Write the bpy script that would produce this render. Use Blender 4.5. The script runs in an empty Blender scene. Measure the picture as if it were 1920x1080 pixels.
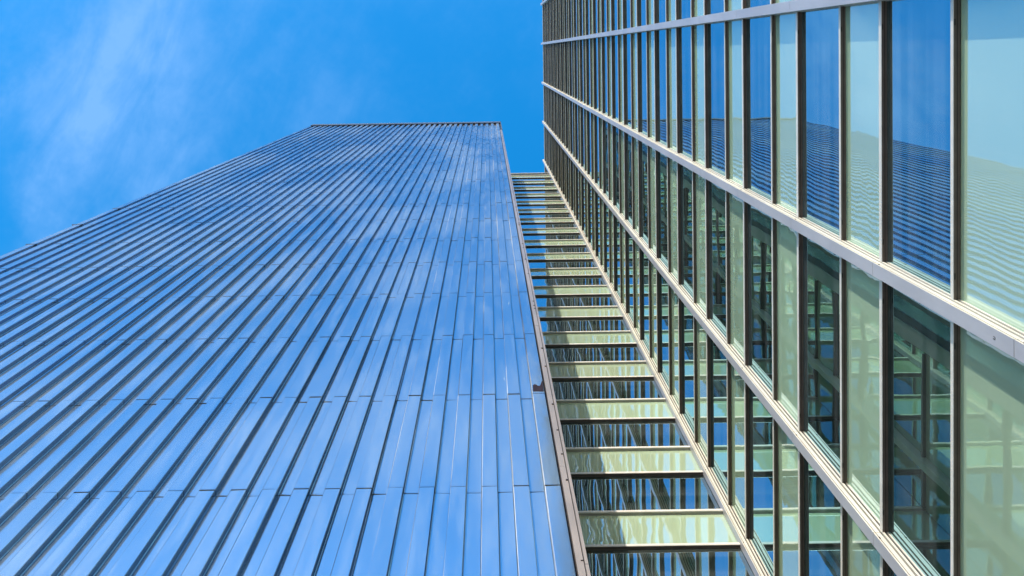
import bpy, math, random
from mathutils import Vector, Matrix

random.seed(7)
scene = bpy.context.scene
col = scene.collection
EYE = 1.6                      # eye height of the photographer above the pavement; heights below are above the eye
F_PX = 1900.0                  # focal length in pixels of the 1920 px wide photograph

# ------------------------------------------------------------------ camera
ROLL, TILT = 0.01496, 0.03237
cr, sr, ct, st = math.cos(ROLL), math.sin(ROLL), math.cos(TILT), math.sin(TILT)
right = Vector((cr, sr, 0))
down = Vector((-sr * ct, cr * ct, -st))
fwd = Vector((-sr * st, cr * st, ct))
cam_d = bpy.data.cameras.new('camera')
cam = bpy.data.objects.new('camera', cam_d)
col.objects.link(cam)
m = Matrix((right, -down, -fwd)).transposed().to_4x4()
m.translation = Vector((0, 0, EYE))
cam.matrix_world = m
cam_d.sensor_width = 36.0
cam_d.lens = F_PX / 1920.0 * 36.0
cam_d.shift_x = (960.0 - 912.2) / 1920.0
cam_d.shift_y = -(540.0 - 158.8) / 1920.0
cam_d.clip_end = 3000.0
scene.camera = cam

# ------------------------------------------------------------------ sky and sun
SUN_EL, SUN_AZ = math.radians(22), math.radians(20.5)      # azimuth off the -Y axis towards -X
to_sun = Vector((-math.sin(SUN_AZ) * math.cos(SUN_EL), -math.cos(SUN_AZ) * math.cos(SUN_EL), math.sin(SUN_EL)))
SKY_STRENGTH, SUN_STRENGTH = 0.15, 2.0
EXPOSURE = 1.5

scene.view_settings.view_transform = 'Standard'
scene.view_settings.look = 'None'
scene.view_settings.gamma = 1.0
scene.view_settings.exposure = EXPOSURE
scene.cycles.caustics_reflective = False
scene.cycles.caustics_refractive = False
scene.cycles.max_bounces = 10
scene.cycles.glossy_bounces = 8
scene.cycles.diffuse_bounces = 3

sun_d = bpy.data.lights.new('sun', 'SUN')
sun_d.energy = SUN_STRENGTH
sun_d.angle = math.radians(0.5)
sun_d.color = (1.0, 0.93, 0.82)
sun = bpy.data.objects.new('sun', sun_d)
sun.rotation_euler = to_sun.to_track_quat('Z', 'Y').to_euler()
sun.location = (0, 0, 200)
col.objects.link(sun)


class NT:
    """small helper for wiring a node tree"""
    def __init__(self, tree):
        self.t = tree
        tree.nodes.clear()

    def n(self, kind, **kw):
        nd = self.t.nodes.new(kind)
        for k, v in kw.items():
            if hasattr(nd, k):
                setattr(nd, k, v)
            else:
                nd.inputs[k].default_value = v
        return nd

    def l(self, a, b):
        self.t.links.new(a, b)

    def math(self, op, a, b=None, clamp=False):
        nd = self.t.nodes.new('ShaderNodeMath')
        nd.operation = op
        nd.use_clamp = clamp
        for i, v in enumerate((a, b)):
            if v is None:
                continue
            if isinstance(v, (int, float)):
                nd.inputs[i].default_value = v
            else:
                self.l(v, nd.inputs[i])
        return nd.outputs[0]

    def ramp(self, fac, lo, hi, a=0.0, b=1.0):
        nd = self.t.nodes.new('ShaderNodeMapRange')
        nd.interpolation_type = 'SMOOTHSTEP'
        nd.inputs['From Min'].default_value = lo
        nd.inputs['From Max'].default_value = hi
        nd.inputs['To Min'].default_value = a
        nd.inputs['To Max'].default_value = b
        self.l(fac, nd.inputs['Value'])
        return nd.outputs['Result']

    def noise(self, vec, scale, detail=3.0, rough=0.55, dist=0.0):
        nd = self.n('ShaderNodeTexNoise')
        nd.inputs['Scale'].default_value = scale
        nd.inputs['Detail'].default_value = detail
        nd.inputs['Roughness'].default_value = rough
        nd.inputs['Distortion'].default_value = dist
        if vec is not None:
            self.l(vec, nd.inputs['Vector'])
        return nd.outputs['Fac']

    def mapping(self, vec, scale=(1, 1, 1), loc=(0, 0, 0), rot=(0, 0, 0)):
        nd = self.n('ShaderNodeMapping')
        nd.inputs['Scale'].default_value = scale
        nd.inputs['Location'].default_value = loc
        nd.inputs['Rotation'].default_value = rot
        self.l(vec, nd.inputs['Vector'])
        return nd.outputs['Vector']

    def mix(self, fac, a, b):
        nd = self.t.nodes.new('ShaderNodeMix')
        nd.data_type = 'RGBA'
        if isinstance(fac, (int, float)):
            nd.inputs[0].default_value = fac
        else:
            self.l(fac, nd.inputs[0])
        for i, v in ((6, a), (7, b)):
            if isinstance(v, tuple):
                nd.inputs[i].default_value = v if len(v) == 4 else v + (1.0,)
            else:
                self.l(v, nd.inputs[i])
        return nd.outputs[2]


world = bpy.data.worlds.new('World')
scene.world = world
world.use_nodes = True
w = NT(world.node_tree)
sky = w.n('ShaderNodeTexSky', sky_type='NISHITA', sun_disc=False)
sky.sun_elevation = SUN_EL
sky.sun_rotation = math.pi + SUN_AZ
sky.altitude = 100.0
sky.air_density = 1.0
sky.dust_density = 0.6
sky.ozone_density = 1.6
hs = w.n('ShaderNodeHueSaturation')
hs.inputs['Saturation'].default_value = 1.46
hs.inputs['Value'].default_value = 1.12
hs.inputs['Hue'].default_value = 0.496
w.l(sky.outputs['Color'], hs.inputs['Color'])
# thin high cloud on a layer overhead: direction / direction.z gives a plan of the layer
tc = w.n('ShaderNodeTexCoord')
sep = w.n('ShaderNodeSeparateXYZ')
w.l(tc.outputs['Generated'], sep.inputs[0])
zc = w.math('MAXIMUM', sep.outputs['Z'], 0.12)
px = w.math('DIVIDE', sep.outputs['X'], zc)
py = w.math('DIVIDE', sep.outputs['Y'], zc)
cmb = w.n('ShaderNodeCombineXYZ')
w.l(px, cmb.inputs[0])
w.l(py, cmb.inputs[1])
plan = cmb.outputs[0]
warp = w.noise(w.mapping(plan, scale=(7, 7, 7), loc=(3.1, 1.7, 0)), 1.0, 4.0, 0.6)
warp2 = w.noise(w.mapping(plan, scale=(11, 11, 11), loc=(1.1, 7.7, 0)), 1.0, 5.0, 0.6)
# one long streak crossing the sky on the left, with ragged edges
a_ = w.math('MULTIPLY', px, 0.898)
b_ = w.math('MULTIPLY', py, 0.44)
across = w.math('ADD', w.math('ADD', a_, b_), 0.318)
across = w.math('ADD', across, w.math('MULTIPLY', w.math('SUBTRACT', warp, 0.5), 0.09))
streak = w.math('SUBTRACT', 1.0, w.ramp(w.math('ABSOLUTE', across), 0.0, 0.052))
streak = w.math('MULTIPLY', streak, w.ramp(warp2, 0.3, 0.72, 0.35, 1.0))
wisp = w.noise(w.mapping(w.mapping(plan, rot=(0, 0, math.radians(-116))), scale=(9, 22, 10), loc=(2.2, 5.1, 0)), 1.0, 5.0, 0.6, 0.3)
streak = w.math('MULTIPLY', streak, w.ramp(wisp, 0.25, 0.75, 0.65, 1.15))
veil = w.ramp(w.noise(w.mapping(plan, scale=(3.6, 3.6, 3.6), loc=(9.3, 4.2, 0), rot=(0, 0, 0.9)), 1.0, 6.0, 0.65), 0.40, 0.74)
veil_w = w.math('ADD', w.ramp(px, -0.45, -0.08, 0.85, 0.26), w.ramp(py, -0.12, -0.5, 0.0, 0.22))
cloud = w.math('ADD', w.math('MULTIPLY', streak, 0.50), w.math('MULTIPLY', w.math('MULTIPLY', veil, veil_w), w.ramp(wisp, 0.25, 0.75, 0.4, 1.3)), clamp=True)
bgc = w.mix(w.math('MULTIPLY', cloud, 0.9), hs.outputs['Color'], (0.55, 1.28, 2.55))
bg = w.n('ShaderNodeBackground')
bg.inputs['Strength'].default_value = SKY_STRENGTH
w.l(bgc, bg.inputs['Color'])
out = w.n('ShaderNodeOutputWorld')
w.l(bg.outputs[0], out.inputs['Surface'])


# ------------------------------------------------------------------ mesh building
class MB:
    """collects faces; build() links them as ONE mesh object"""
    def __init__(self):
        self.v, self.f, self.mi = [], [], []

    def quad(self, a, b, c, d, mi=0):
        i = len(self.v)
        self.v += [a, b, c, d]
        self.f.append((i, i + 1, i + 2, i + 3))
        self.mi.append(mi)

    def poly(self, pts, mi=0):
        i = len(self.v)
        self.v += list(pts)
        self.f.append(tuple(range(i, i + len(pts))))
        self.mi.append(mi)

    def box(self, x0, x1, y0, y1, z0, z1, mi=0):
        i = len(self.v)
        self.v += [(x0, y0, z0), (x1, y0, z0), (x1, y1, z0), (x0, y1, z0),
                   (x0, y0, z1), (x1, y0, z1), (x1, y1, z1), (x0, y1, z1)]
        for q in ((0, 3, 2, 1), (4, 5, 6, 7), (0, 1, 5, 4), (1, 2, 6, 5), (2, 3, 7, 6), (3, 0, 4, 7)):
            self.f.append(tuple(i + k for k in q))
            self.mi.append(mi)

    def prism(self, pts, z0, z1, mi=0, caps=True):
        """pts: plan outline, counter-clockwise seen from above"""
        i = len(self.v)
        n = len(pts)
        self.v += [(x, y, z0) for x, y in pts] + [(x, y, z1) for x, y in pts]
        for k in range(n):
            j = (k + 1) % n
            self.f.append((i + k, i + j, i + n + j, i + n + k))
            self.mi.append(mi)
        if caps:
            self.f.append(tuple(i + k for k in reversed(range(n))))
            self.f.append(tuple(i + n + k for k in range(n)))
            self.mi += [mi, mi]

    def build(self, name, mats, parent=None):
        me = bpy.data.meshes.new(name)
        base = parent_base(parent)
        me.from_pydata([(x - base[0], y - base[1], z - base[2]) for x, y, z in self.v], [], self.f)
        if not isinstance(mats, (list, tuple)):
            mats = [mats]
        for mt in mats:
            me.materials.append(mt)
        for p, k in zip(me.polygons, self.mi):
            p.material_index = k
        me.update()
        o = bpy.data.objects.new(name, me)
        col.objects.link(o)
        if parent is not None:
            o.parent = parent
        return o


def parent_base(o):
    b = Vector((0, 0, 0))
    while o is not None:
        b += o.location
        o = o.parent
    return b


def thing(name, label, cat, loc):
    o = bpy.data.objects.new(name, None)
    o.location = loc
    o.empty_display_size = 1.0
    col.objects.link(o)
    o['label'] = label
    o['category'] = cat
    return o


def H(h):
    """height above the eye -> world z"""
    return h + EYE


# ------------------------------------------------------------------ materials
def new_mat(name):
    mt = bpy.data.materials.new(name)
    mt.use_nodes = True
    return mt, NT(mt.node_tree)


def finish(t, shader):
    o = t.n('ShaderNodeOutputMaterial')
    t.l(shader, o.inputs['Surface'])


def obj_pos(t):
    """position in metres, the same for every part of a building"""
    g = t.n('ShaderNodeNewGeometry')
    return g.outputs['Position']


def pane_vec(t, scale):
    p = obj_pos(t)
    oi = t.n('ShaderNodeObjectInfo')
    s = t.n('ShaderNodeVectorMath', operation='SCALE')
    t.l(p, s.inputs[0])
    s.inputs['Scale'].default_value = scale
    ad = t.n('ShaderNodeVectorMath', operation='ADD')
    t.l(s.outputs[0], ad.inputs[0])
    r = t.math('MULTIPLY', oi.outputs['Random'], 37.0)
    c = t.n('ShaderNodeCombineXYZ')
    t.l(r, c.inputs[0])
    t.l(r, c.inputs[1])
    t.l(ad.inputs[1] and c.outputs[0], ad.inputs[1])
    return ad.outputs[0]


def glass_mat(name, base, base2, tint, f0, wave_scale, wave_amp, ripple=0.0, stripes=False):
    """coated architectural glass in front of an opaque backing: sharp reflection, wavy as float glass is"""
    mt, t = new_mat(name)
    v = pane_vec(t, 1.0)
    n1 = t.noise(v, wave_scale, 1.0, 0.4)
    hgt = t.math('MULTIPLY', n1, 1.0)
    if ripple:
        n2 = t.noise(v, wave_scale * 4.0, 1.0, 0.4)
        hgt = t.math('ADD', hgt, t.math('MULTIPLY', n2, ripple))
    bp = t.n('ShaderNodeBump')
    bp.inputs['Strength'].default_value = 1.0
    oj = t.n('ShaderNodeObjectInfo')
    r1 = t.math('FRACT', t.math('MULTIPLY', oj.outputs['Random'], 7.31))
    r2 = t.math('FRACT', t.math('MULTIPLY', oj.outputs['Random'], 13.77))
    t.l(t.math('MULTIPLY', t.math('ADD', t.math('MULTIPLY', r1, 1.3), 0.35), wave_amp), bp.inputs['Distance'])
    t.l(hgt, bp.inputs['Height'])
    pos = obj_pos(t)
    if stripes:  # horizontal tone bands in the backing colour
        sx = t.n('ShaderNodeSeparateXYZ')
        t.l(pos, sx.inputs[0])
        oi = t.n('ShaderNodeObjectInfo')
        zz = t.math('ADD', t.math('MULTIPLY', sx.outputs['Z'], 2.4), t.math('MULTIPLY', oi.outputs['Random'], 50.0))
        cz = t.n('ShaderNodeCombineXYZ')
        t.l(zz, cz.inputs[2])
        t.l(t.math('MULTIPLY', sx.outputs['Y'], 0.05), cz.inputs[1])
        fac = t.ramp(t.noise(cz.outputs[0], 1.0, 2.0, 0.6), 0.42, 0.62)
    else:
        fac = t.noise(pos, 0.7, 4.0, 0.6)
    colr = t.mix(fac, base, base2)
    tone = t.n('ShaderNodeHueSaturation')                 # each pane comes from its own batch
    t.l(t.math('ADD', t.math('MULTIPLY', r2, 0.24), 0.88), tone.inputs['Value'])
    t.l(t.math('ADD', t.math('MULTIPLY', r1, 0.03), 0.485), tone.inputs['Hue'])
    t.l(colr, tone.inputs['Color'])
    colr = tone.outputs['Color']
    df = t.n('ShaderNodeBsdfDiffuse')
    t.l(colr, df.inputs['Color'])
    gl = t.n('ShaderNodeBsdfGlossy')
    gl.inputs['Roughness'].default_value = 0.0
    gl.inputs['Color'].default_value = tint + (1,)
    t.l(bp.outputs[0], gl.inputs['Normal'])
    fr = t.n('ShaderNodeFresnel')
    fr.inputs['IOR'].default_value = 1.52
    k = t.math('ADD', t.math('MULTIPLY', fr.outputs[0], 1.0 - f0), f0, clamp=True)
    ms = t.n('ShaderNodeMixShader')
    t.l(k, ms.inputs[0])
    t.l(df.outputs[0], ms.inputs[1])
    t.l(gl.outputs[0], ms.inputs[2])
    # dust and dried rain runs on the outer face
    d1 = t.noise(t.mapping(pos, scale=(6, 6, 0.9), loc=(3, 1, 6)), 1.0, 6.0, 0.7)
    d2 = t.noise(t.mapping(pos, scale=(0.8, 0.8, 0.5), loc=(8, 2, 1)), 1.0, 3.0, 0.6)
    dust = t.math('MULTIPLY', t.ramp(d1, 0.42, 0.75, 0.0, 0.06), t.ramp(d2, 0.35, 0.65, 0.25, 1.0))
    du = t.n('ShaderNodeBsdfDiffuse')
    du.inputs['Color'].default_value = (0.38, 0.37, 0.33, 1)
    m2 = t.n('ShaderNodeMixShader')
    t.l(dust, m2.inputs[0])
    t.l(ms.outputs[0], m2.inputs[1])
    t.l(du.outputs[0], m2.inputs[2])
    finish(t, m2.outputs[0])
    return mt


def paint_mat(name, c1, c2, rough=0.45, spec=0.3, scale=3.0, dirt=None, metallic=0.0):
    mt, t = new_mat(name)
    pos = obj_pos(t)
    n1 = t.noise(t.mapping(pos, scale=(scale, scale, scale * 0.35)), 1.0, 5.0, 0.6)
    c = t.mix(t.ramp(n1, 0.35, 0.7), c1, c2)
    if dirt:
        n2 = t.noise(t.mapping(pos, scale=(9, 9, 2.2), loc=(5, 2, 1)), 1.0, 6.0, 0.7)
        c = t.mix(t.math('MULTIPLY', t.ramp(n2, 0.60, 0.78), 0.55), c, dirt)
    b = t.n('ShaderNodeBsdfPrincipled')
    b.inputs['Roughness'].default_value = rough
    b.inputs['Metallic'].default_value = metallic
    b.inputs['Specular IOR Level'].default_value = spec
    t.l(c, b.inputs['Base Color'])
    finish(t, b.outputs[0])
    return mt


def cladding_mat(name, shine=(0.47, 0.62, 0.71), film_c=(0.33, 0.40, 0.44), film_k=1.0):
    mt, t = new_mat(name)
    pos = obj_pos(t)
    # oil-canning of thin sheet: long soft waves up the sheet
    n1 = t.noise(t.mapping(pos, scale=(2.6, 2.6, 0.9)), 1.0, 2.0, 0.5)
    bp = t.n('ShaderNodeBump')
    bp.inputs['Strength'].default_value = 1.0
    bp.inputs['Distance'].default_value = 0.0035
    t.l(n1, bp.inputs['Height'])
    # weathered film on the metal: soft streaks, drips, a few scuffs; broad patches stand in for reflections
    n2 = t.noise(t.mapping(pos, scale=(5.5, 5.5, 0.55), loc=(2, 8, 3)), 1.0, 6.0, 0.62)
    n3 = t.noise(t.mapping(pos, scale=(0.33, 0.33, 0.10), loc=(7, 1, 4)), 1.0, 3.0, 0.5)
    film = t.math('ADD', t.ramp(n2, 0.40, 0.75, 0.0, 0.08 * film_k), t.ramp(n3, 0.42, 0.62, 0.0, 0.11 * film_k))
    n4 = t.noise(t.mapping(pos, scale=(11, 11, 1.3), loc=(1, 3, 9)), 1.0, 5.0, 0.7)
    n5 = t.noise(t.mapping(pos, scale=(0.55, 0.55, 0.22), loc=(4, 4, 4)), 1.0, 2.0, 0.5)
    scuff = t.math('MULTIPLY', t.ramp(n4, 0.62, 0.76), t.ramp(n5, 0.50, 0.62))
    film = t.math('ADD', t.math('ADD', film, 0.055), t.math('MULTIPLY', scuff, 0.35), clamp=True)
    df = t.n('ShaderNodeBsdfDiffuse')
    df.inputs['Color'].default_value = film_c + (1,)
    gl = t.n('ShaderNodeBsdfGlossy')
    gl.inputs['Color'].default_value = shine + (1,)
    t.l(t.ramp(n2, 0.3, 0.8, 0.10, 0.20), gl.inputs['Roughness'])
    t.l(bp.outputs[0], gl.inputs['Normal'])
    ms = t.n('ShaderNodeMixShader')
    t.l(film, ms.inputs[0])
    t.l(gl.outputs[0], ms.inputs[1])
    t.l(df.outputs[0], ms.inputs[2])
    finish(t, ms.outputs[0])
    return mt


M = {}
M['vision'] = glass_mat('vision glass', (0.010, 0.016, 0.016), (0.065, 0.075, 0.075), (0.55, 0.92, 1.0), 0.50, 0.9, 0.0018, stripes=True)
M['spandrel'] = glass_mat('spandrel glass', (0.36, 0.51, 0.35), (0.40, 0.55, 0.39), (0.80, 0.97, 0.97), 0.40, 1.3, 0.0030, ripple=0.10)
M['vision_link'] = glass_mat('link vision glass', (0.010, 0.016, 0.014), (0.05, 0.06, 0.055), (0.75, 0.95, 1.0), 0.52, 1.0, 0.0020, ripple=0.02, stripes=True)
M['spandrel_link'] = glass_mat('link spandrel glass', (0.44, 0.56, 0.37), (0.49, 0.60, 0.41), (0.88, 0.98, 0.95), 0.44, 1.7, 0.0028, ripple=0.10)
M['cap'] = paint_mat('shaded cover cap', (0.31, 0.31, 0.34), (0.37, 0.37, 0.40), 0.35, 0.4, 2.0)  # fin metal made greyer: weaker sun on the fronts put into the colour
M['vision_side'] = glass_mat('side window glass', (0.03, 0.06, 0.05), (0.06, 0.10, 0.08), (0.72, 0.94, 0.76), 0.42, 1.0, 0.0020)
M['fin'] = paint_mat('pale anodised aluminium', (0.49, 0.46, 0.39), (0.57, 0.54, 0.46), 0.42, 0.4, 2.0, dirt=(0.30, 0.24, 0.17))
M['transom'] = paint_mat('champagne aluminium', (0.52, 0.49, 0.44), (0.60, 0.57, 0.52), 0.45, 0.4, 3.0)
M['soffit'] = paint_mat('shaded soffit', (0.13, 0.10, 0.085), (0.17, 0.13, 0.11), 0.5, 0.3, 3.0)  # unlit undersides of the transoms put into a dark brown colour
M['infill'] = paint_mat('black gasket', (0.02, 0.018, 0.016), (0.035, 0.03, 0.026), 0.6, 0.2, 4.0)  # joints, slots and marks; also stands in for shade in grooves and gaps
M['clad'] = cladding_mat('ribbed metal sheet')
M['flank'] = cladding_mat('shaded rib flank', (0.24, 0.31, 0.40), (0.07, 0.07, 0.08), 0.3)  # darker copy of the sheet: shade on right-facing flanks put into the colour
M['edge'] = cladding_mat('scuffed sunlit rib edge', (0.60, 0.68, 0.76), (0.75, 0.74, 0.72), 3.2)  # scuffs, plus sun on left-facing flanks put into a paler colour
M['trim'] = paint_mat('weathered tan trim', (0.185, 0.16, 0.145), (0.24, 0.205, 0.185), 0.28, 0.6, 2.5, dirt=(0.16, 0.11, 0.08))
M['dark'] = paint_mat('dark bronze metal', (0.025, 0.022, 0.022), (0.045, 0.04, 0.04), 0.4, 0.4, 1.5)
M['grey'] = paint_mat('grey metal panel', (0.40, 0.39, 0.36), (0.46, 0.45, 0.42), 0.4, 0.4, 1.5)
M['wall'] = paint_mat('dark core wall', (0.05, 0.05, 0.05), (0.08, 0.08, 0.08), 0.8, 0.2, 0.8)
M['rust'] = paint_mat('bare primer', (0.016, 0.012, 0.018), (0.022, 0.016, 0.024), 0.8, 0.05, 20.0)
M['coping'] = paint_mat('dark coping metal', (0.03, 0.03, 0.035), (0.05, 0.05, 0.055), 0.35, 0.5, 2.0)
M['paving'] = paint_mat('concrete paving', (0.48, 0.47, 0.45), (0.56, 0.55, 0.52), 0.85, 0.2, 0.6, dirt=(0.36, 0.35, 0.32))

# ------------------------------------------------------------------ measured layout (metres, camera at x = y = 0)
FLOOR = 3.6
A0, B0 = 13.335, 11.278             # undersides of the two transoms of a storey, above the eye
XR = 5.27                           # glass plane of the glass tower, facing -X
FIN_OUT, FIN_W = 0.20, 0.18
TR_OUT = 0.078
YS = 10.285                         # glass plane of the link block, facing -Y
YL, YLB = 5.746, 5.834              # raised and sunk faces of the ribbed cladding
ROOF_L, ROOF_S, ROOF_R = 82.44, 84.6, 93.9
XL0, XL1 = -14.27, 1.053            # ends of the ribbed facade
XSIDE = 1.0                        # side wall of the link block behind the ribbed slab
GROUND = -EYE

# ------------------------------------------------------------------ ground
g = MB()
g.box(-900, 900, -900, 900, H(GROUND) - 0.5, H(GROUND))
go = g.build('ground', M['paving'])
go['kind'] = 'structure'

# ------------------------------------------------------------------ glass tower on the right
tower = thing('glass_tower', 'tall glass curtain wall tower on the right with deep pale fins and dark horizontal bars', 'building', (XR + 6, -8.0, 0))
FIN_Y = [-0.5925 + 3.633 * k for k in range(-9, 3)] + [10.27]      # +Y edge of each fin
FIN_Y.append(FIN_Y[-1] + 3.6)
Y_END0, Y_END1 = FIN_Y[0] - 0.3, FIN_Y[-1] + 0.1


def px_size(x, y, h, wy, wz):
    """rough size in the picture of a patch on the wall x = const"""
    h = max(h, 3.0)
    return wy * wz / h ** 3


b = MB()
b.box(XR + 0.06, XR + 14, Y_END0, Y_END1, H(GROUND), H(ROOF_R - 0.25))
b.build('core_wall', M['wall'], tower)

OUTLINE = [(0.1975, 0.0), (0.180, 0.0), (0.180, 0.022), (0.166, 0.022), (0.166, 0.0), (0.112, 0.0), (0.112, 0.030),
           (0.084, 0.030), (0.084, -0.004), (0.052, -0.004), (0.052, 0.012), (0.022, 0.012), (0.022, -0.008), (-0.05, -0.008)]


def fin_outline(y1):
    """plan outline of one fin with its grooves; y1 = +Y edge, wall plane at XR"""
    y0 = y1 - FIN_W
    a = [(XR - p, y0 + d) for p, d in OUTLINE]           # the -Y flank from the front edge back to the wall
    c = [(XR - p, y1 - d) for p, d in reversed(OUTLINE)]
    return a + c


fins = []
for y1 in FIN_Y:
    f_, cap_ = MB(), MB()
    pts = fin_outline(y1)
    z = A0 - 5 * FLOOR
    while z < ROOF_R + 0.25:
        z1 = min(z + FLOOR, ROOF_R + 0.28)
        f_.prism(pts, H(max(z, GROUND)) + 0.004, H(z1) - 0.004)
        cap_.box(XR - FIN_OUT, XR - 0.1965, y1 - FIN_W + 0.002, y1 - 0.002, H(max(z, GROUND)) + 0.005, H(z1) - 0.005)
        for sg, yy in ((1, y1 - FIN_W), (-1, y1)):                       # black strips laid in the grooves for their shade
            for p0, p1, dd in ((0.166, 0.180, 0.022), (0.084, 0.112, 0.030), (0.022, 0.052, 0.012)):
                ya_, yb_ = sorted((yy + sg * (dd - 0.004), yy + sg * (dd + 0.004)))
                f_.box(XR - p1 + 0.0005, XR - p0 - 0.0005, ya_, yb_, H(max(z, GROUND)) + 0.005, H(z1) - 0.005, 1)
        # dark sleeve in the joint and the two small fixings beside it
        f_.box(XR - 0.19, XR + 0.02, y1 - FIN_W + 0.016, y1 - 0.016, H(z1) - 0.03, H(z1) + 0.03, 1) if z1 < ROOF_R else None
        zz = H(z1) - 0.16
        f_.box(XR - 0.184, XR - 0.160, y1 - FIN_W - 0.003, y1 - FIN_W + 0.006, zz, zz + 0.012, 2)
        f_.box(XR - 0.170, XR - 0.166, y1 - FIN_W - 0.003, y1 - FIN_W + 0.006, zz + 0.012, zz + 0.05, 2)
        z = z1
        if z1 >= ROOF_R + 0.27:
            break
    fin_obj = f_.build('fin', [M['fin'], M['infill'], M['rust']], tower)
    cap_.build('cover_cap', M['cap'], fin_obj)
    fins.append(fin_obj)

cells = []
for i in range(len(FIN_Y) - 1):
    ya, yb = FIN_Y[i] + 0.004, FIN_Y[i + 1] - FIN_W - 0.004
    for n in range(-4, 24):
        za, zb = A0 + FLOOR * n - (0.09 if n == -1 else 0.0), B0 + FLOOR * n
        cells.append(('window_pane', ya, yb, zb + 0.07, za - 0.0))
        if za + 0.09 < ROOF_R - 0.4:
            cells.append(('spandrel_panel', ya, yb, za + 0.09, min(zb + FLOOR, ROOF_R - 0.1)))
        cells.append(('transom_b', ya, yb, zb, zb + 0.07))
        if za + 0.09 < ROOF_R:
            cells.append(('transom_a', ya, yb, za, za + 0.09))
cells = [c for c in cells if c[4] > GROUND + 0.2 and c[3] < ROOF_R - 0.05]


def in_view(y, h):
    if h < 2:
        return False
    u = 912 + F_PX * XR / h
    v = 98 + F_PX * (y - 0.08) / h
    return -40 < v < 1120 and u < 1960


def add_pane(mb, ya, yb, z0, z1):
    """a pane with its real thickness, very slightly out of plane as site-fixed glass always is"""
    j = [random.uniform(-0.0027, 0.0027) for _ in range(3)]
    j.append(j[0] + j[2] - j[1])
    x = XR
    p = [(x + j[0], ya, H(z0)), (x + j[1], yb, H(z0)), (x + j[2], yb, H(z1)), (x + j[3], ya, H(z1))]
    mb.quad(p[3], p[2], p[1], p[0])
    mb.box(x + 0.006, x + 0.03, ya, yb, H(z0), H(z1))


def add_transom(mb, ya, yb, z0, z1):
    x0 = XR - TR_OUT
    c = 0.006
    # front face with eased lower edge, underside painted dark for its shade
    mb.quad((x0, ya, H(z1)), (x0, yb, H(z1)), (x0, yb, H(z0) + c), (x0, ya, H(z0) + c), 0)
    mb.quad((x0, ya, H(z0) + c), (x0, yb, H(z0) + c), (x0 + c, yb, H(z0)), (x0 + c, ya, H(z0)), 0)
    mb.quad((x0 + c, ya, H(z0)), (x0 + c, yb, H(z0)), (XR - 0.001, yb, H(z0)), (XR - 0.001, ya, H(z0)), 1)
    mb.quad((x0, yb, H(z1)), (x0, ya, H(z1)), (XR - 0.001, ya, H(z1)), (XR - 0.001, yb, H(z1)), 0)
    for y in (ya, yb):
        mb.quad((x0, y, H(z0)), (XR, y, H(z0)), (XR, y, H(z1)), (x0, y, H(z1)), 1)
    # drip groove along the underside and drain slots near its ends
    mb.box(x0 + 0.040, x0 + 0.046, ya, yb, H(z0) - 0.003, H(z0) + 0.002, 2)
    for y in (ya + 0.30, yb - 0.30):
        mb.box(x0 + 0.010, x0 + 0.022, y, y + 0.07, H(z0) - 0.004, H(z0) + 0.002, 2)


size = lambda c: px_size(XR, c[1], 0.5 * (c[3] + c[4]), c[2] - c[1], c[4] - c[3]) if in_view(0.5 * (c[1] + c[2]), c[3]) or in_view(c[1], c[3]) or in_view(c[2], c[3]) else 0.0
for kind, part, adder, mats in (('window_pane', 'window_pane', add_pane, [M['vision']]),
                                ('spandrel_panel', 'spandrel_panel', add_pane, [M['spandrel']]),
                                ('transom', 'transom', add_transom, [M['transom'], M['soffit'], M['infill']])):
    own = sorted([c for c in cells if c[0].startswith(kind)], key=size, reverse=True)
    for c in own[:100]:
        q = MB()
        adder(q, *c[1:])
        q.build(part, mats, tower)
    rest = MB()
    for c in own[100:]:
        adder(rest, *c[1:])
    r = rest.build(part, mats, tower)
    r['kind'] = 'stuff'

cp = MB()
cp.box(XR - 0.05, XR + 14.05, Y_END0 - 0.05, Y_END1 + 0.05, H(ROOF_R - 0.12), H(ROOF_R))
cp.build('coping', M['fin'], tower)

# ------------------------------------------------------------------ link block, set back between the two towers
link = thing('link_block', 'narrow green glass block set back between the ribbed metal tower and the glass tower', 'building', (2.0, YS + 4, 0))
b = MB()
b.box(XSIDE - 0.06, XR + 0.06, YS + 0.06, YS + 9, H(GROUND), H(ROOF_S - 0.25))
b.build('core_wall', M['wall'], link)
LX0, LX1 = XSIDE, XR - 0.02


def link_pane(mb, z0, z1):
    j = [random.uniform(-0.0035, 0.0035) for _ in range(3)]
    j.append(j[0] + j[2] - j[1])
    mb.quad((LX0, YS + j[0], H(z0)), (LX1, YS + j[1], H(z0)), (LX1, YS + j[2], H(z1)), (LX0, YS + j[3], H(z1)))
    mb.box(LX0, LX1, YS + 0.012, YS + 0.04, H(z0), H(z1))


def link_transom(mb, z0, z1, under=1):
    y0, c = YS - TR_OUT, 0.008
    mb.quad((LX0, y0, H(z0) + c), (LX1, y0, H(z0) + c), (LX1, y0, H(z1)), (LX0, y0, H(z1)), 0)
    mb.quad((LX0, y0 + c, H(z0)), (LX1, y0 + c, H(z0)), (LX1, y0, H(z0) + c), (LX0, y0, H(z0) + c), 0)
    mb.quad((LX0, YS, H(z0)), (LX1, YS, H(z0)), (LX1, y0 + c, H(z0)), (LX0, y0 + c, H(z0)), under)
    mb.quad((LX0, y0, H(z1)), (LX1, y0, H(z1)), (LX1, YS, H(z1)), (LX0, YS, H(z1)), 0)
    mb.box(LX0, LX1, y0 + 0.040, y0 + 0.046, H(z0) - 0.003, H(z0) + 0.002, 2)


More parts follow.
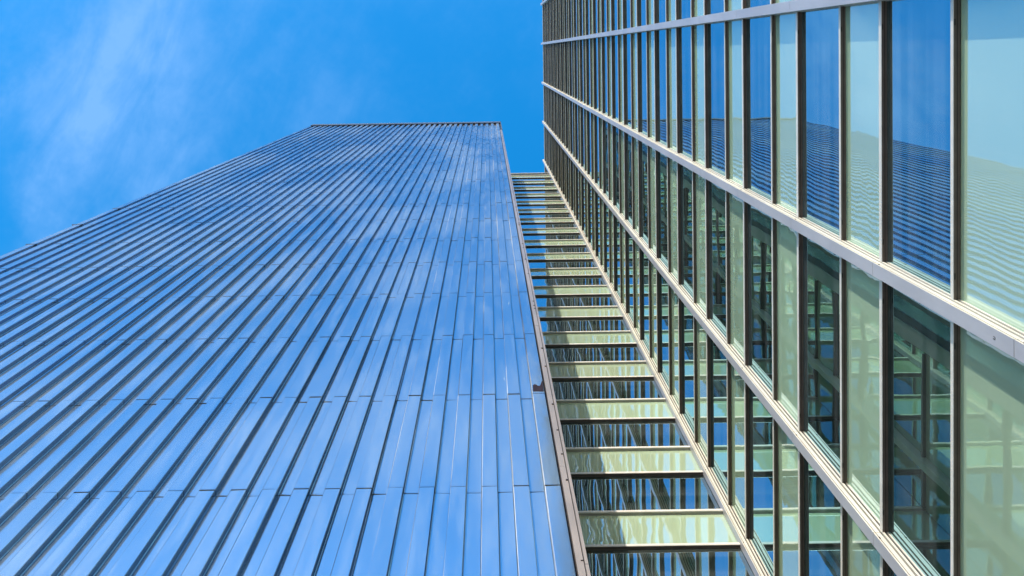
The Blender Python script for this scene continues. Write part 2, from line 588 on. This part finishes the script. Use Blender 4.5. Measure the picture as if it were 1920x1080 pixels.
n = -4
while True:
    za, zb = A0 + FLOOR * n, B0 + FLOOR * n
    n += 1
    if za < GROUND + 0.5:
        continue
    if zb > ROOF_S - 0.4:
        break
    if zb > GROUND:
        q = MB(); link_transom(q, zb, zb + 0.09, 0); q.build('transom', [M['transom'], M['soffit'], M['infill']], link)
        q = MB(); link_pane(q, zb + 0.09, min(za, ROOF_S - 0.15)); q.build('window_pane', M['vision_link'], link)
    if za < ROOF_S - 0.4:
        q = MB(); link_transom(q, za, za + 0.09); q.build('transom', [M['transom'], M['soffit'], M['infill']], link)
        q = MB(); link_pane(q, za + 0.09, min(zb + FLOOR, ROOF_S - 0.15)); q.build('spandrel_panel', M['spandrel_link'], link)
q = MB()
q.box(LX0, XR - 0.001, YS - 0.10, YS + 9, H(ROOF_S - 0.15), H(ROOF_S))
q.build('coping', M['transom'], link)

# side wall of the block, behind the metal slab and facing the glass tower: the same bars and panes, seen only in reflection
sw, sp, stt = MB(), MB(), MB()
ys0, ys1 = YLB + 0.95, YS - 0.01
for n in range(-4, 21):
    za, zb = A0 + FLOOR * n, B0 + FLOOR * n
    if zb < GROUND or za > ROOF_L - 0.5:
        continue
    x = XSIDE
    sw.quad((x, ys0, H(zb)), (x, ys1, H(zb)), (x, ys1, H(za)), (x, ys0, H(za)))
    sp.quad((x, ys0, H(za)), (x, ys1, H(za)), (x, ys1, H(zb + FLOOR)), (x, ys0, H(zb + FLOOR)))
    stt.box(x + 0.001, x + 0.08, ys0, ys1, H(za), H(za) + 0.09)
    stt.box(x + 0.001, x + 0.08, ys0, ys1, H(zb), H(zb) + 0.07)
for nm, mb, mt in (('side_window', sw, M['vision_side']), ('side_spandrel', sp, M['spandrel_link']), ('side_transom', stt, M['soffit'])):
    o = mb.build(nm, mt, link)
    o['kind'] = 'stuff'
q = MB()
q.box(XSIDE + 0.001, XSIDE + 0.2, 9.08, 9.25, H(GROUND), H(ROOF_L - 0.5))
q.build('side_fin', M['fin'], link)

# ------------------------------------------------------------------ ribbed metal tower on the left
metal = thing('metal_clad_tower', 'tall windowless tower clad in shiny ribbed blue reflecting metal sheets, left of the glass block', 'building', (-6.5, YLB + 4, 0))
b = MB()
b.box(XL0 + 0.02, XSIDE - 0.02, YLB + 0.05, YS + 6, H(GROUND), H(ROOF_L - 1.2))
b.build('core_wall', M['dark'], metal)

XT0 = 0.905                       # left edge of the corner trim
PITCH, RAISED = 0.4160, 0.2080
SEAM0 = 13.236
TOP_CLAD = ROOF_L - 1.0
ribs = []
k = 0
while XT0 - 0.012 - k * PITCH > XL0 - 0.05:
    x1 = XT0 - 0.012 - k * PITCH
    ribs.append((x1 - RAISED, x1))
    k += 1
# the rib next to the trim first; last one closes the left corner
LIP = 0.045


def sheet(mb, a, b_, z0, z1, lip, mi=0):
    """a flat strip of sheet between plan points a and b_, its foot lapping out over the strip below"""
    ax, ay = a
    bx, by = b_
    t0, t1 = random.uniform(-0.0022, 0.0022), random.uniform(-0.0022, 0.0022)
    top = random.uniform(-0.002, 0.002)
    # outward direction is to the right of a->b (a left, b right seen from outside)
    dx, dy = bx - ax, by - ay
    l = math.hypot(dx, dy)
    nx, ny = dy / l, -dx / l
    P = lambda pt, o, z: (pt[0] + nx * o, pt[1] + ny * o, z)
    mb.quad(P(a, t0, z0 + LIP), P(b_, t1, z0 + LIP), P(b_, t1 + top, z1), P(a, t0 + top, z1), mi)
    mb.quad(P(a, lip, z0), P(b_, lip, z0), P(b_, t1, z0 + LIP), P(a, t0, z0 + LIP), mi)
    mb.quad(P(a, -0.03, z0 + 0.001), P(b_, -0.03, z0 + 0.001), P(b_, lip, z0), P(a, lip, z0), 2)


z = SEAM0 - 5 * FLOOR
bands = []
while z < TOP_CLAD:
    if z + FLOOR > GROUND:
        bands.append((max(z, GROUND), min(z + FLOOR, TOP_CLAD)))
    z += FLOOR
band_objs = []
for z0, z1 in bands:
    q = MB()
    a0, a1 = H(z0), H(z1) - 0.006
    for (xa, xb) in ribs:
        ch, fi = 0.006, 0.010
        d = random.choice((0.002, 0.003, 0.004, 0.006))
        xs = xa - (PITCH - RAISED)
        lj = random.uniform(-0.004, 0.004)
        yr, yb = YL + random.uniform(-0.0015, 0.0015), YLB
        sheet(q, (xa + ch, yr), (xb - ch, yr), a0 + lj, a1, d)
        sheet(q, (xb - ch, yr), (xb, yr + ch), a0 + lj, a1, d * 0.6)
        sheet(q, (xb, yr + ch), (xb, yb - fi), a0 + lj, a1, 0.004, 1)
        sheet(q, (xb, yb - fi), (xb + fi, yb), a0 + lj, a1, 0.002)
        sheet(q, (xa - fi, yb), (xa, yb - fi), a0 + lj, a1, 0.002)
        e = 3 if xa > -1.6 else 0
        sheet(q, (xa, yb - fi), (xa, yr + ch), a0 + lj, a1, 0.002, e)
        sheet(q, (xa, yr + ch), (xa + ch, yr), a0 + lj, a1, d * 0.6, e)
        if xs > XL0 - 0.1:
            sheet(q, (xs + fi, yb), (xa - fi, yb), a0 + lj, a1 - (1.1 if z1 == TOP_CLAD else 0.0), random.choice((0.002, 0.003, 0.005)))
    band_objs.append((z0, z1, q.build('cladding_band', [M['clad'], M['flank'], M['infill'], M['edge']], metal)))

# corner trim: tan plate, open groove, return lip; jointed every two storeys
q, lip_ = MB(), MB()
z = SEAM0 - 5 * FLOOR + 0.6
while z < ROOF_L - 8.0:
    z1 = min(z + FLOOR, ROOF_L - 7.9)
    a0, a1 = H(max(z, GROUND)) + 0.004, H(z1) - 0.004
    j = random.uniform(-0.003, 0.003)
    q.box(XT0 + 0.018, 1.004, YL - 0.006 + j, YL + 0.10, a0, a1, 0)
    q.box(1.004, 1.016, YL + 0.02, YL + 0.10, a0, a1, 1)
    lip_.box(1.016, XL1, YL - 0.016 + j, YL + 0.10, a0 + 0.9, a1 + 0.9, 0)
    for s in range(3):
        zz = a0 + random.uniform(0.3, 3.2)
        q.box(0.975, 1.004, YL - 0.013, YL - 0.004, zz, zz + random.uniform(0.012, 0.05), 2)
    z = z1
trim_obj = q.build('corner_trim', [M['trim'], M['infill'], M['rust']], metal)
lip_.build('trim_lip', M['trim'], trim_obj)

# return of the slab behind the trim: dark panel, bright lip, grey panel
q = MB()
q.box(XL1 - 0.05, XL1 - 0.02, YL + 0.10, YL + 0.42, H(GROUND), H(ROOF_L - 1.2), 0)
q.box(XL1 - 0.05, XL1 - 0.01, YL + 0.42, YL + 0.62, H(GROUND), H(ROOF_L - 1.2), 1)
q.box(XL1 - 0.05, XL1 + 0.01, YL + 0.62, YL + 0.66, H(GROUND), H(ROOF_L - 1.2), 2)
q.box(XL1 - 0.05, XL1 - 0.01, YL + 0.66, YL + 1.0, H(GROUND), H(ROOF_L - 1.2), 2)
q.build('end_panel', [M['clad'], M['dark'], M['grey']], metal)

# roof edge: coping bar over a recess, its shade filled in as a black box
q = MB()
q.box(XL0 + 0.02, XL1, YL - 0.05, YL + 6, H(ROOF_L - 1.02), H(ROOF_L - 0.03), 0)
q.box(XL0, XL1 + 0.03, YL - 0.065, YL + 6, H(ROOF_L - 0.03), H(ROOF_L), 1)
q.box(XL1 - 0.03, XL1 + 0.03, YL - 0.05, YL + 0.05, H(ROOF_L - 8.0), H(ROOF_L - 1.02), 0)
q.build('coping', [M['coping'], M['fin']], metal)
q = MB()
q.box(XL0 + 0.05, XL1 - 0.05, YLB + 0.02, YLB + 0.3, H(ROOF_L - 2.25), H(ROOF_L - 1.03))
q.build('gap_shade', M['infill'], metal)


def at(u, v, y):
    """point on the plane y = const behind a pixel of the photograph"""
    d = right * ((u - 912.2) / F_PX) + down * ((v - 158.8) / F_PX) + fwd
    return d * (y / d.y)


def chip(name, mat, pix, y, thick, parent):
    pts = [at(u, v, y) for u, v in pix]
    q_ = MB()
    fr = [(p.x, y - thick, H(p.z)) for p in pts]
    bk = [(p.x, y, H(p.z)) for p in pts]
    q_.poly(fr)
    for i in range(len(fr)):
        j = (i + 1) % len(fr)
        q_.quad(fr[i], bk[i], bk[j], fr[j])
    return q_.build(name, mat, parent)


for k, e in ((3, 0.05), (4, 0.08), (5, 0.10), (6, 0.14), (7, 0.06)):
    zz = H(SEAM0 + FLOOR * k)
    q = MB()
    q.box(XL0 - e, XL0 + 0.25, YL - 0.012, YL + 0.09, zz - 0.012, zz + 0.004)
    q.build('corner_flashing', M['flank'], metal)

# torn corner of one sheet beside the trim, and the ledges that stick out past the left corner
chip('torn_patch', M['rust'], [(999, 722.5), (1002, 720.6), (1005.5, 721.2), (1008, 723.4), (1011.5, 723.8), (1014, 720.5), (1015.6, 714.5),
                               (1017.4, 714.8), (1019.6, 733.6), (999.3, 733.8)], YL - 0.003, 0.004, next(o for a, b_, o in band_objs if a - 0.05 < 16.9 < b_))

# ------------------------------------------------------------------ small scuff left on the front of a fin
SCUFF = min(range(len(FIN_Y)), key=lambda k_: abs(FIN_Y[k_] - 3.04))
sc_ = MB()
for (dy, dz, wy, wz) in ((0.0, 0.0, 0.006, 0.035), (0.006, -0.004, 0.018, 0.010), (0.026, 0.004, 0.006, 0.030), (0.02, 0.03, 0.01, 0.008)):
    y0, z0 = FIN_Y[SCUFF] - 0.10 + dy, H(10.10) + dz
    sc_.box(XR - 0.2025, XR - 0.199, y0, y0 + wy, z0, z0 + wz)
sc_.build('scuff_mark', M['infill'], fins[SCUFF])
